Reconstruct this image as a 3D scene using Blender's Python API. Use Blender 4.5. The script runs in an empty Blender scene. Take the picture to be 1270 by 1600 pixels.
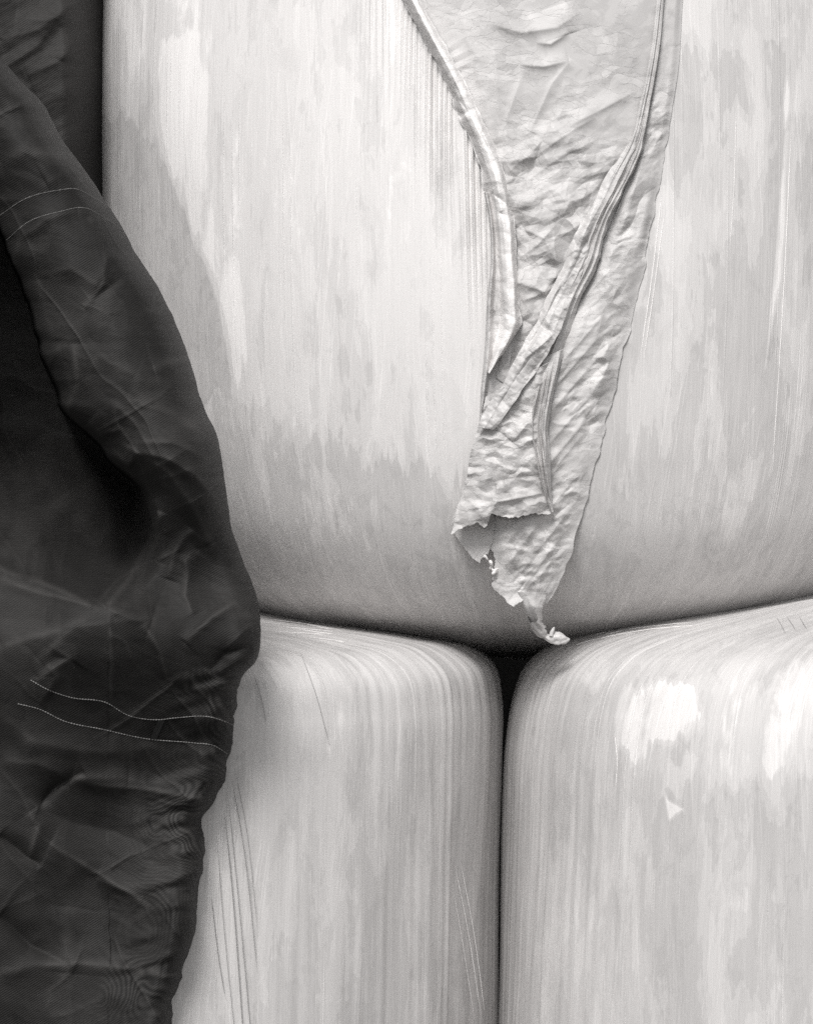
import bpy, math
import numpy as np

# ------------------------------------------------------------------ camera, light, exposure
scene = bpy.context.scene
COL = scene.collection
F_PX = 4788.0          # focal length in photograph pixels (frame 1270 px wide)
CAM_Y = -4.2
CAM_Z = 1.3035
cam_d = bpy.data.cameras.new("camera")
cam = bpy.data.objects.new("camera", cam_d)
COL.objects.link(cam)
cam.location = (0, CAM_Y, CAM_Z)
cam.rotation_euler = (math.radians(90), 0, 0)
cam_d.sensor_fit = 'HORIZONTAL'
cam_d.sensor_width = 36
cam_d.lens = 36 * F_PX / 1270
cam_d.clip_start = 0.05
cam_d.clip_end = 2000
scene.camera = cam

SUN_EL, SUN_AZ = math.radians(45), math.radians(-14)   # azimuth from behind the camera, towards its left
world = bpy.data.worlds.new("World")
scene.world = world
world.use_nodes = True
wn, wl = world.node_tree.nodes, world.node_tree.links
wn.clear()
sky = wn.new('ShaderNodeTexSky')
sky.sky_type = 'NISHITA'
sky.sun_disc = False
sky.sun_elevation = SUN_EL
sky.sun_rotation = math.radians(194)
sky.air_density = 1.0
sky.dust_density = 3.0
bw = wn.new('ShaderNodeRGBToBW')
bg = wn.new('ShaderNodeBackground')
bg.inputs['Strength'].default_value = 0.08
wo = wn.new('ShaderNodeOutputWorld')
wl.new(sky.outputs[0], bw.inputs[0]); wl.new(bw.outputs[0], bg.inputs[0]); wl.new(bg.outputs[0], wo.inputs[0])

sd = bpy.data.lights.new("sun", 'SUN')
sd.energy = 1.5
sd.angle = math.radians(18)
sd.color = (1.0, 0.985, 0.97)
sun = bpy.data.objects.new("sun", sd)
COL.objects.link(sun)
# direction the light travels
dx, dy, dz = (math.cos(SUN_EL) * math.sin(-SUN_AZ), math.cos(SUN_EL) * math.cos(SUN_AZ), -math.sin(SUN_EL))
from mathutils import Vector
sun.rotation_euler = Vector((dx, dy, dz)).to_track_quat('-Z', 'Y').to_euler()
sun.location = (-3, -5, 6)

vs = scene.view_settings
vs.view_transform = 'Standard'
vs.look = 'None'
vs.exposure = 0.94
vs.gamma = 1.0
vs.use_curve_mapping = False
scene.render.engine = 'CYCLES'
scene.cycles.max_bounces = 6
scene.cycles.use_denoising = False
scene.cycles.sampling_pattern = 'AUTOMATIC'

# ------------------------------------------------------------------ numeric helpers
def smooth(x, a=0.0, b=1.0):
    t = np.clip((np.asarray(x, float) - a) / (b - a), 0, 1)
    return t * t * (3 - 2 * t)

def world_at(px, py, y):
    k = (y - CAM_Y) / F_PX
    return np.stack([(px - 635) * k, y + 0 * px, CAM_Z - (py - 800) * k], -1)

def to_px(P):
    k = F_PX / (P[..., 1] - CAM_Y)
    return 635 + P[..., 0] * k, 800 - (P[..., 2] - CAM_Z) * k

_tab = np.random.RandomState(7).rand(65536)
def _h(i, j, seed):
    return _tab[((i * 73856093) ^ (j * 19349663) ^ (seed * 83492791 + 1013)) & 65535] * 2 - 1

def facet(x, y, seed):
    """piecewise flat crumple: random heights on a triangle lattice"""
    i = np.floor(x).astype(np.int64); j = np.floor(y).astype(np.int64)
    fx = x - i; fy = y - j
    a, b, c, d = _h(i, j, seed), _h(i + 1, j, seed), _h(i, j + 1, seed), _h(i + 1, j + 1, seed)
    return np.where(fx + fy < 1, a + (b - a) * fx + (c - a) * fy, d + (c - d) * (1 - fx) + (b - d) * (1 - fy))

def soft(x, y, seed):
    i = np.floor(x).astype(np.int64); j = np.floor(y).astype(np.int64)
    fx = x - i; fy = y - j
    fx = fx * fx * (3 - 2 * fx); fy = fy * fy * (3 - 2 * fy)
    a, b, c, d = _h(i, j, seed), _h(i + 1, j, seed), _h(i, j + 1, seed), _h(i + 1, j + 1, seed)
    return (a * (1 - fx) + b * fx) * (1 - fy) + (c * (1 - fx) + d * fx) * fy

def fsoft(x, y, seed, n=4):
    s = 0; a = 1; t = 0
    for k in range(n):
        s = s + a * soft(x * 2 ** k + 17.3 * k, y * 2 ** k + 9.1 * k, seed + k); t += a; a *= .5
    return s / t

def crumple(x, y, size, seed, ang=0.0, stretch=1.0, octs=3, warp=.6, gain=.5):
    """creased-foil height, roughly -1..1; stretch lengthens the creases along ang (degrees, y down)"""
    c, s = math.cos(math.radians(ang)), math.sin(math.radians(ang))
    u = (x * c + y * s) / stretch; v = -x * s + y * c
    out = 0; a = 1; tot = 0; sz = size
    for k in range(octs):
        U, V = u / sz, v / sz
        wu = U + warp * fsoft(U * .7, V * .7, seed + 50 + k, 2); wv = V + warp * fsoft(U * .7 + 31, V * .7, seed + 60 + k, 2)
        r = 0.5 + 0.9 * k
        out = out + a * facet(wu * math.cos(r) - wv * math.sin(r), wu * math.sin(r) + wv * math.cos(r), seed + 11 * k)
        tot += a; a *= gain; sz *= .47
    return out / tot

def curve(pts, n, smoothit=True):
    """Catmull-Rom through pts, n samples evenly spaced in chord length"""
    p = np.array(pts, float)
    d = np.r_[0, np.cumsum(np.linalg.norm(np.diff(p, axis=0), axis=1))]
    return resample(p, d / d[-1], np.linspace(0, 1, n))

def resample(p, t, q):
    p = np.asarray(p, float)
    m = np.zeros_like(p)
    dt = np.diff(t)[:, None]; sl = np.diff(p, axis=0) / dt
    m[1:-1] = (sl[:-1] * dt[1:] + sl[1:] * dt[:-1]) / (dt[1:] + dt[:-1])
    m[0] = sl[0]; m[-1] = sl[-1]
    k = np.clip(np.searchsorted(t, q, 'right') - 1, 0, len(t) - 2)
    h = (t[k + 1] - t[k]); s = ((q - t[k]) / h)[:, None]; h = h[:, None]
    return ((2 * s**3 - 3 * s**2 + 1) * p[k] + (s**3 - 2 * s**2 + s) * h * m[k]
            + (-2 * s**3 + 3 * s**2) * p[k + 1] + (s**3 - s**2) * h * m[k + 1])

def seg_dist(x, y, pts):
    d = np.full(np.shape(x), 1e9)
    for (x0, y0), (x1, y1) in zip(pts[:-1], pts[1:]):
        vx, vy = x1 - x0, y1 - y0
        t = np.clip(((x - x0) * vx + (y - y0) * vy) / (vx * vx + vy * vy + 1e-9), 0, 1)
        d = np.minimum(d, np.hypot(x - x0 - t * vx, y - y0 - t * vy))
    return d

def stroke(x, y, pts, w, a, asym=.45):
    """a crease: tapering ridge along pts, steeper on one side"""
    best = np.full(np.shape(x), 1e9); sg = np.zeros(np.shape(x)); tt = np.zeros(np.shape(x))
    p = np.array(pts, float); L = np.r_[0, np.cumsum(np.linalg.norm(np.diff(p, axis=0), axis=1))]
    for k in range(len(p) - 1):
        (x0, y0), (x1, y1) = p[k], p[k + 1]
        vx, vy = x1 - x0, y1 - y0; n = math.hypot(vx, vy) + 1e-9
        t = np.clip(((x - x0) * vx + (y - y0) * vy) / (n * n), 0, 1)
        d = np.hypot(x - x0 - t * vx, y - y0 - t * vy)
        b = d < best
        best = np.where(b, d, best); sg = np.where(b, np.sign((x - x0) * vy - (y - y0) * vx), sg); tt = np.where(b, (L[k] + t * n) / L[-1], tt)
    ww = np.where(sg > 0, w, w * asym)
    q = best / ww
    return a * np.exp(-q * q / (q + .35)) * np.sqrt(np.clip(np.sin(math.pi * np.clip(tt, .0, 1.)), 0, 1))

def poly_sd(x, y, poly):
    """signed distance, positive inside"""
    p = list(poly); d = seg_dist(x, y, p + [p[0]])
    ins = np.zeros(np.shape(x), bool)
    for (x0, y0), (x1, y1) in zip(p, p[1:] + [p[0]]):
        if y0 == y1: continue
        c = ((y0 > y) != (y1 > y)) & (x < (x1 - x0) * (y - y0) / (y1 - y0) + x0)
        ins ^= c
    return np.where(ins, d, -d)

# ------------------------------------------------------------------ mesh helpers
def build(name, chunks, mats, parent=None):
    """chunks: list of dict(P=(nr,nc,3), uv=(nr,nc,2), attrs={}, mat=index, wrap=bool) -> ONE mesh object"""
    co = []; quads = []; uvs = []; mi = []; at = {}
    keys = set()
    for c in chunks: keys |= set(c.get('attrs', {}).keys())
    off = 0
    for c in chunks:
        P = c['P']; nr, nc = P.shape[:2]
        co.append(P.reshape(-1, 3))
        idx = np.arange(nr * nc).reshape(nr, nc) + off
        if c.get('wrap'):
            idx = np.concatenate([idx, idx[:, :1]], 1)
        q = np.stack([idx[:-1, :-1], idx[1:, :-1], idx[1:, 1:], idx[:-1, 1:]], -1).reshape(-1, 4)
        if 'mask' in c:
            q = q[c['mask'].reshape(-1)]
        if c.get('flip'): q = q[:, ::-1]
        quads.append(q); mi.append(np.full(len(q), c.get('mat', 0)))
        uvs.append((c['uv'] if 'uv' in c else np.zeros((nr, nc, 2))).reshape(-1, 2))
        for k in keys:
            v = c.get('attrs', {}).get(k)
            at.setdefault(k, []).append((np.zeros((nr, nc)) if v is None else np.broadcast_to(v, (nr, nc))).reshape(-1))
        off += nr * nc
    co = np.concatenate(co).astype(np.float32); quads = np.concatenate(quads).astype(np.int32)
    me = bpy.data.meshes.new(name)
    me.vertices.add(len(co)); me.vertices.foreach_set('co', co.ravel())
    nq = len(quads)
    me.loops.add(nq * 4); me.loops.foreach_set('vertex_index', quads.ravel())
    me.polygons.add(nq)
    me.polygons.foreach_set('loop_start', np.arange(0, nq * 4, 4, dtype=np.int32))
    me.polygons.foreach_set('loop_total', np.full(nq, 4, np.int32))
    me.polygons.foreach_set('material_index', np.concatenate(mi).astype(np.int32))
    me.update(calc_edges=True)
    me.polygons.foreach_set('use_smooth', np.ones(nq, bool))
    uvl = me.uv_layers.new(name='UVMap')
    UV = np.concatenate(uvs).astype(np.float32)
    uvl.data.foreach_set('uv', UV[quads.ravel()].ravel())
    for k in keys:
        a = me.attributes.new(k, 'FLOAT', 'POINT')
        a.data.foreach_set('value', np.concatenate(at[k]).astype(np.float32))
    for m in (mats if isinstance(mats, (list, tuple)) else [mats]): me.materials.append(m)
    o = bpy.data.objects.new(name, me)
    COL.objects.link(o)
    if parent is not None:
        o.parent = parent
    return o

def tube(path, rad, seg=6, mat=0):
    """path (n,3), rad (n,) or scalar -> chunk"""
    path = np.asarray(path, float); n = len(path)
    rad = np.broadcast_to(np.asarray(rad, float), (n,))
    T = np.gradient(path, axis=0); T /= np.linalg.norm(T, axis=1, keepdims=True) + 1e-12
    A = np.cross(T, np.array([0, 1.0, 0.13])); A /= np.linalg.norm(A, axis=1, keepdims=True) + 1e-12
    B = np.cross(T, A)
    th = np.linspace(0, 2 * math.pi, seg, endpoint=False)
    P = path[:, None] + rad[:, None, None] * (np.cos(th)[None, :, None] * A[:, None] + np.sin(th)[None, :, None] * B[:, None])
    L = np.r_[0, np.cumsum(np.linalg.norm(np.diff(path, axis=0), axis=1))]
    uv = np.stack(np.broadcast_arrays(th[None] / 6.283 * .02, L[:, None]), -1)
    return dict(P=P, uv=uv, wrap=True, mat=mat)

def tag(o, label=None, cat=None, group=None, kind=None):
    if label: o['label'] = label
    if cat: o['category'] = cat
    if group: o['group'] = group
    if kind: o['kind'] = kind
    return o

def empty(name, loc):
    o = bpy.data.objects.new(name, None)
    COL.objects.link(o)
    o.location = loc
    o.empty_display_size = .05
    return o

def adopt(o, parent):
    o.parent = parent
    o.matrix_parent_inverse = parent.matrix_basis.inverted()

# ------------------------------------------------------------------ materials
class NT:
    def __init__(s, name):
        s.m = bpy.data.materials.new(name); s.m.use_nodes = True
        s.t = s.m.node_tree; s.n = s.t.nodes; s.l = s.t.links
        s.b = s.n['Principled BSDF']
    def link(s, a, b): s.l.new(a, b)
    def set(s, node, i, v):
        if hasattr(v, 'is_linked') or isinstance(v, bpy.types.NodeSocket): s.l.new(v, node.inputs[i])
        else: node.inputs[i].default_value = v
    def math(s, op, a, b=0.0, c=None, clamp=False):
        n = s.n.new('ShaderNodeMath'); n.operation = op; n.use_clamp = clamp
        s.set(n, 0, a); s.set(n, 1, b)
        if c is not None: s.set(n, 2, c)
        return n.outputs[0]
    def uv(s):
        return s.n.new('ShaderNodeTexCoord').outputs['UV']
    def noise(s, vec, sx, sy, detail=4, rough=.5, dist=0.0, ox=0.0, oy=0.0):
        mp = s.n.new('ShaderNodeMapping'); mp.inputs['Scale'].default_value = (sx, sy, 1); mp.inputs['Location'].default_value = (ox, oy, 0)
        s.link(vec, mp.inputs['Vector'])
        n = s.n.new('ShaderNodeTexNoise'); n.noise_dimensions = '2D'
        n.inputs['Scale'].default_value = 1; n.inputs['Detail'].default_value = detail
        n.inputs['Roughness'].default_value = rough; n.inputs['Distortion'].default_value = dist
        s.link(mp.outputs[0], n.inputs['Vector'])
        return n.outputs[0]
    def step(s, x, a, b):
        n = s.n.new('ShaderNodeMapRange'); n.interpolation_type = 'SMOOTHSTEP'
        s.set(n, 0, x); n.inputs[1].default_value = a; n.inputs[2].default_value = b
        return n.outputs[0]
    def attr(s, name):
        n = s.n.new('ShaderNodeAttribute'); n.attribute_name = name
        return n.outputs['Fac']
    def grey(s, v, tint=(1.0, .974, .962)):
        n = s.n.new('ShaderNodeCombineColor')
        for i in range(3): s.link(s.math('MULTIPLY', v, tint[i]), n.inputs[i])
        return n.outputs[0]
    def bump(s, h, dist, strength=1.0, prev=None):
        n = s.n.new('ShaderNodeBump'); n.inputs['Distance'].default_value = dist; n.inputs['Strength'].default_value = strength
        s.link(h, n.inputs['Height'])
        if prev is not None: s.link(prev, n.inputs['Normal'])
        return n.outputs[0]

def film_material(name, ox, lo=.60, mid=.69, hi=.80):
    """stretched white bale film: overlapping layers that cling in drip-edged patches, fine pull streaks"""
    g = NT(name); uv = g.uv()
    fine = g.noise(uv, 420, 5, 3, .6, 0, ox, 0)
    hair = g.noise(uv, 900, 9, 2, .5, 0, ox * 2, 3)
    med = g.noise(uv, 75, 3.2, 4, .6, 0, ox, 7)
    wide = g.noise(uv, 16, 2.0, 5, .6, .2, ox, 2)
    patch = g.math('ADD', g.math('MULTIPLY', g.noise(uv, 20, 4.2, 5, .6, .3, ox, 11), .62), g.math('MULTIPLY', g.noise(uv, 6.5, 2.6, 5, .6, .35, ox, 12), .38))
    patch = g.math('ADD', .5, g.math('MULTIPLY', g.math('SUBTRACT', patch, .5), 1.75))
    blot = g.noise(uv, 40, 26, 5, .65, .6, ox, 5)
    lay_glow = g.attr('layer_glow')
    # position in the stack of clinging layers, with painted glow and reflection added
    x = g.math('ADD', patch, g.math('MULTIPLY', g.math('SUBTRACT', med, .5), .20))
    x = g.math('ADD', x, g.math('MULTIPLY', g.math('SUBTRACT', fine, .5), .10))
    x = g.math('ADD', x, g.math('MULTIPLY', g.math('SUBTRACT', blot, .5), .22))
    x = g.math('ADD', x, lay_glow)
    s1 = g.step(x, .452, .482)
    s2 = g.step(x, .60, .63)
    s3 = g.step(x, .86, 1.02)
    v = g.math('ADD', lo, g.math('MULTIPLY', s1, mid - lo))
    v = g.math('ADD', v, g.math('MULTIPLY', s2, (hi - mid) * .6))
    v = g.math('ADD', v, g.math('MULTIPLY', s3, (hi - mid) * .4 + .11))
    # small clinging spots with crisp edges, and faint broad milkiness
    sp = g.math('ADD', g.noise(uv, 26, 11, 7, .68, .5, ox, 31), g.math('MULTIPLY', g.math('SUBTRACT', fine, .5), .35))
    v = g.math('ADD', v, g.math('MULTIPLY', g.step(sp, .565, .585), -.035))
    sp2 = g.math('ADD', g.noise(uv, 60, 5, 6, .7, .3, ox, 43), g.math('MULTIPLY', g.math('SUBTRACT', hair, .5), .3))
    v = g.math('ADD', v, g.math('MULTIPLY', g.step(sp2, .56, .60), .03))
    # streaks
    v = g.math('ADD', v, g.math('MULTIPLY', g.math('SUBTRACT', fine, .5), .058))
    v = g.math('ADD', v, g.math('MULTIPLY', g.math('SUBTRACT', hair, .5), .05))
    v = g.math('ADD', v, g.math('MULTIPLY', g.math('SUBTRACT', wide, .5), .07))
    grain = g.noise(uv, 1500, 1500, 1, .5)
    v = g.math('ADD', v, g.math('MULTIPLY', g.math('SUBTRACT', grain, .5), .035))
    st = g.math('MULTIPLY', g.step(g.noise(uv, 42, 24, 6, .7, .8, ox, 61), .54, .56), g.step(g.math('MULTIPLY', lay_glow, -1.0), .07, .16))
    v = g.math('SUBTRACT', v, g.math('MULTIPLY', st, .05))
    for ang, amt in ((7, .07), (-5, .05)):
        mp = g.n.new('ShaderNodeMapping'); mp.inputs['Rotation'].default_value = (0, 0, math.radians(ang)); g.link(uv, mp.inputs['Vector'])
        l2 = g.step(g.noise(mp.outputs[0], 330, 2.2, 2, .5, 0, ox + ang, 3), .63, .72)
        l2 = g.math('MULTIPLY', l2, g.step(g.noise(uv, 9, 5, 3, .5, 0, ox, 70 + ang), .46, .60))
        v = g.math('ADD', v, g.math('MULTIPLY', l2, amt))
    # thin light pull lines, in groups
    ln = g.noise(uv, 260, .9, 1, .4, 0, ox + 4, 1)
    grp = g.step(g.noise(uv, 14, 2.2, 2, .5, 0, ox, 20), .50, .62)
    line = g.math('MULTIPLY', g.step(ln, .66, .72), grp)
    v = g.math('ADD', v, g.math('MULTIPLY', line, .065))
    v = g.math('MINIMUM', g.math('MAXIMUM', v, .3), .88)
    g.link(g.grey(v), g.b.inputs['Base Color'])
    r = g.math('ADD', .33, g.math('MULTIPLY', g.math('SUBTRACT', med, .5), .25))
    r = g.math('SUBTRACT', r, g.math('MULTIPLY', s3, .12))
    g.link(r, g.b.inputs['Roughness'])
    g.b.inputs['IOR'].default_value = 1.45
    h = g.math('ADD', g.math('MULTIPLY', fine, .45), g.math('MULTIPLY', med, .55))
    h = g.math('ADD', h, g.math('MULTIPLY', line, .6))
    n1 = g.bump(h, .0006, .8)
    n2 = g.bump(wide, .004, .45, n1)
    g.link(n2, g.b.inputs['Normal'])
    return g.m

def torn_material(name, base, dark=.12, spots=1.0, crisp=.85):
    g = NT(name); uv = g.uv()
    b1 = g.noise(uv, 14, 14, 5, .6, .5, 3, 1)
    b2 = g.noise(uv, 60, 60, 4, .6, .5, 1, 8)
    gr = g.noise(uv, 1100, 1100, 1, .5)
    s = g.step(g.math('ADD', b1, g.math('MULTIPLY', g.math('SUBTRACT', b2, .5), .35)), .46, .54)
    v = g.math('SUBTRACT', base, g.math('MULTIPLY', g.math('SUBTRACT', 1.0, s), dark * spots))
    v = g.math('ADD', v, g.math('MULTIPLY', g.math('SUBTRACT', b2, .5), .08))
    v = g.math('ADD', v, g.math('MULTIPLY', g.math('SUBTRACT', gr, .5), .04))
    g.link(g.grey(v), g.b.inputs['Base Color'])
    g.b.inputs['Roughness'].default_value = .58
    def facets(scale, stretch, ang, k):
        nz = g.n.new('ShaderNodeTexNoise'); nz.noise_dimensions = '2D'; nz.inputs['Scale'].default_value = scale * .6; nz.inputs['Detail'].default_value = 2
        g.link(uv, nz.inputs['Vector'])
        wv = g.n.new('ShaderNodeVectorMath'); wv.operation = 'MULTIPLY_ADD'
        g.link(nz.outputs['Color'], wv.inputs[0]); wv.inputs[1].default_value = (1.0 / scale,) * 3; g.link(uv, wv.inputs[2])
        mp = g.n.new('ShaderNodeMapping'); mp.inputs['Rotation'].default_value = (0, 0, math.radians(ang)); mp.inputs['Scale'].default_value = (1 / stretch, 1, 0)
        g.link(wv.outputs[0], mp.inputs['Vector'])
        vo = g.n.new('ShaderNodeTexVoronoi'); vo.feature = 'F1'; vo.voronoi_dimensions = '2D'; vo.inputs['Scale'].default_value = scale
        g.link(mp.outputs[0], vo.inputs['Vector'])
        df = g.n.new('ShaderNodeVectorMath'); df.operation = 'SUBTRACT'; g.link(mp.outputs[0], df.inputs[0]); g.link(vo.outputs['Position'], df.inputs[1])
        cc = g.n.new('ShaderNodeVectorMath'); cc.operation = 'SUBTRACT'; g.link(vo.outputs['Color'], cc.inputs[0]); cc.inputs[1].default_value = (.5, .5, .5)
        dt = g.n.new('ShaderNodeVectorMath'); dt.operation = 'DOT_PRODUCT'; g.link(df.outputs[0], dt.inputs[0]); g.link(cc.outputs[0], dt.inputs[1])
        return g.math('MULTIPLY', dt.outputs['Value'], k)
    h = g.math('ADD', facets(52, 2.6, 38, .24), facets(105, 2.4, 52, .40))
    h = g.math('ADD', h, facets(210, 1.8, 15, .14))
    busy = g.step(g.noise(uv, 16, 16, 2, .5, 0, 6, 2), .40, .62)
    h = g.math('MULTIPLY', h, g.math('ADD', .02, g.math('MULTIPLY', busy, .70)))
    g.link(g.bump(h, 1.0, crisp), g.b.inputs['Normal'])
    return g.m

def plain_material(name, v, rough=.5, tint=(1.0, .974, .962)):
    g = NT(name); uv = g.uv()
    n = g.noise(uv, 400, 60, 3)
    g.link(g.grey(g.math('ADD', v, g.math('MULTIPLY', g.math('SUBTRACT', n, .5), v * .3)), tint), g.b.inputs['Base Color'])
    g.b.inputs['Roughness'].default_value = rough
    return g.m

def net_material(name, base=.023):
    g = NT(name); uv = g.uv()
    def weave(ang, sc, w):
        mp = g.n.new('ShaderNodeMapping'); mp.inputs['Rotation'].default_value = (0, 0, math.radians(ang)); g.link(uv, mp.inputs['Vector'])
        wv = g.n.new('ShaderNodeTexWave'); wv.wave_type = 'BANDS'; wv.bands_direction = 'X'
        wv.inputs['Scale'].default_value = sc; wv.inputs['Distortion'].default_value = w; wv.inputs['Detail'].default_value = 2; wv.inputs['Detail Scale'].default_value = .02
        g.link(mp.outputs[0], wv.inputs['Vector'])
        return wv.outputs['Fac']
    tw = weave(58, 130, 1.5)
    wf = weave(88, 150, 1.0)
    cloud = g.noise(uv, 9, 7, 5, .6, .5)
    fib = g.noise(uv, 60, 500, 3, .6)
    v = g.math('MULTIPLY', base, g.math('ADD', .62, g.math('MULTIPLY', cloud, .75)))
    v = g.math('MULTIPLY', v, g.math('ADD', .78, g.math('MULTIPLY', tw, .44)))
    v = g.math('MULTIPLY', v, g.math('ADD', .88, g.math('MULTIPLY', wf, .24)))
    v = g.math('MULTIPLY', v, g.math('ADD', .75, g.math('MULTIPLY', fib, .5)))
    v = g.math('MULTIPLY', v, g.math('SUBTRACT', 1.12, g.math('MULTIPLY', g.attr('plies'), .34)))
    # two layers of mesh lying over each other: interference rings of the two weaves
    mo = g.attr('double')
    f = g.attr('slip')
    rings = g.math('SINE', f)
    v = g.math('MULTIPLY', v, g.math('ADD', 1.0, g.math('MULTIPLY', g.math('MULTIPLY', mo, rings), .46)))
    v = g.math('MULTIPLY', v, g.math('SUBTRACT', 1.0, g.math('MULTIPLY', g.attr('hem'), .5)))
    v = g.math('ADD', v, g.math('MULTIPLY', g.attr('crease_sheen'), .04))  # crease lines painted paler for sheen and doubled cloth
    g.link(g.grey(v, (1.03, .99, .96)), g.b.inputs['Base Color'])
    g.b.inputs['Roughness'].default_value = .62
    g.b.inputs['Specular IOR Level'].default_value = .15
    g.b.inputs['Sheen Weight'].default_value = .0
    g.b.inputs['Sheen Roughness'].default_value = .4
    hh = g.math('ADD', tw, g.math('MULTIPLY', cloud, 2.0))
    g.link(g.bump(hh, .0006, .5), g.b.inputs['Normal'])
    return g.m

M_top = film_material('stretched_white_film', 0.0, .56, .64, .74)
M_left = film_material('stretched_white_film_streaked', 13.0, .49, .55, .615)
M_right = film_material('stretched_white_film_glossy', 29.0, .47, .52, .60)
M_ridge = plain_material('film_pull_line', .80, .4)
M_crease_shade = plain_material('crease_shade_line', .27, .6)  # grey tubes paint crease shade and dark cracks onto the film
M_torn = torn_material('crinkled_film', .55, .06)
M_tornc = torn_material('crinkled_film_panel', .50, .05)
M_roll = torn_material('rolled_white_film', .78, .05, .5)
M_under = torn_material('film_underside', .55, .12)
M_net = net_material('black_mesh_cloth')
M_netb = net_material('black_mesh_cloth_behind', .028)
M_thread = plain_material('grey_thread', .16, .7, (1, .98, .96))
M_tag = plain_material('black_tape', .008, .6)

# ------------------------------------------------------------------ bales
PROF_TOP = [(0, 0), (.18, .0105), (.333, .030), (.42, .044), (.5, .062), (.549, .082), (.580, .112), (.594, .150), (.602, .20), (.607, .32), (.610, .6)]
PROF_BOT = [(0, 0), (.2, .02), (.33, .042), (.43, .072), (.505, .118), (.553, .180), (.583, .27), (.602, .40), (.612, .62)]

PROF_SQ = [(0, 0), (.18, .0105), (.333, .029), (.42, .038), (.5, .050), (.565, .066), (.597, .092), (.608, .135), (.611, .2), (.612, .32), (.612, .6)]

class Bale:
    def __init__(s, cx, z0, z1, lower, upper, lean=0.0, cy=0.0):
        s.cx, s.z0, s.z1, s.lean, s.cy = cx, z0, z1, lean, cy
        lo = [(r, z0 + z) for r, z in lower]; up = [(r, z1 - z) for r, z in upper]
        p = lo + up[::-1]
        # drop duplicates at mid height
        q = [p[0]]
        for a in p[1:]:
            if abs(a[1] - q[-1][1]) > .012 or abs(a[0] - q[-1][0]) > .05: q.append(a)
        s.prof = curve(q, 500)
        s.arc = np.r_[0, np.cumsum(np.linalg.norm(np.diff(s.prof, axis=0), axis=1))]
    def r_at(s, z):
        zz = s.prof[:, 1]; o = np.maximum.accumulate(zz)
        return np.interp(z, o, s.prof[:, 0])
    def cxz(s, z):
        return s.cx + s.lean * (z - s.z1)
    def hit(s, px, py):
        px = np.asarray(px, float); py = np.asarray(py, float)
        a = np.full(px.shape, s.cy - .72); b = np.full(px.shape, s.cy)
        for _ in range(30):
            m = (a + b) / 2
            W = world_at(px, py, m)
            inside = (W[..., 0] - s.cxz(W[..., 2])) ** 2 + (m - s.cy) ** 2 < s.r_at(W[..., 2]) ** 2
            b = np.where(inside, m, b); a = np.where(inside, a, m)
        return (a + b) / 2
    def grid(s, th, rows, disp=None, attr=None):
        """rows: arc fractions; th: angles, 0 faces the camera"""
        A = rows * s.arc[-1]
        r = np.interp(A, s.arc, s.prof[:, 0]); z = np.interp(A, s.arc, s.prof[:, 1])
        R = r[:, None] + 0 * th[None]; Z = z[:, None] + 0 * th[None]; TH = th[None] + 0 * R
        # outward normal in the profile plane
        dr = np.gradient(r, A); dz_ = np.gradient(z, A); L = np.hypot(dr, dz_) + 1e-9
        nr, nz = (dz_ / L)[:, None], (-dr / L)[:, None]
        X = s.cxz(Z) + R * np.sin(TH); Y = s.cy - R * np.cos(TH)
        P = np.stack([X, Y, Z], -1)
        px, py = to_px(P)
        d = disp(P, px, py, TH, A[:, None]) if disp else 0
        P = np.stack([s.cxz(Z) + (R + d * nr) * np.sin(TH), s.cy - (R + d * nr) * np.cos(TH), Z + d * nz], -1)
        uv = np.stack([TH * .6, A[:, None] + 0 * TH], -1)
        return P, uv, px, py, TH

def angles(lo, hi, step):
    f = np.arange(math.radians(lo), math.radians(hi), step / .6)
    rest = np.linspace(math.radians(hi), math.radians(lo + 360), 90)[:-1]
    return np.r_[f, rest]

def rows_dense(bale, za, zb, step, coarse=.012):
    """arc fractions; fine between heights za..zb on the flank"""
    z = bale.prof[:, 1]; A = bale.arc
    a = np.interp(za, z, A); b = np.interp(zb, np.maximum.accumulate(z), A)
    r = np.r_[np.linspace(0, a, max(int(a / coarse), 4))[:-1], np.arange(a, b, step), np.linspace(b, A[-1], max(int((A[-1] - b) / coarse), 4))]
    return r / A[-1]

def PZ(py, y=0): return CAM_Z - (py - 800) * (y - CAM_Y) / F_PX

TOP = Bale(0.169, PZ(1028, .22), PZ(1028, .22) + 1.22, PROF_BOT, PROF_TOP, cy=.22)
LEFT = Bale(-0.4715, 0.0, PZ(934), PROF_TOP, PROF_SQ, lean=0.034)
RIGHT = Bale(0.7405, 0.0, PZ(917, -.06), PROF_TOP, PROF_TOP, lean=0.018, cy=-.06)

STRIP_EDGE = [(600, -60), (628, 0), (660, 60), (715, 175), (745, 255), (762, 330), (768, 400), (762, 470), (756, 560), (750, 650)]
_se = np.array(STRIP_EDGE[:6], float)

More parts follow.
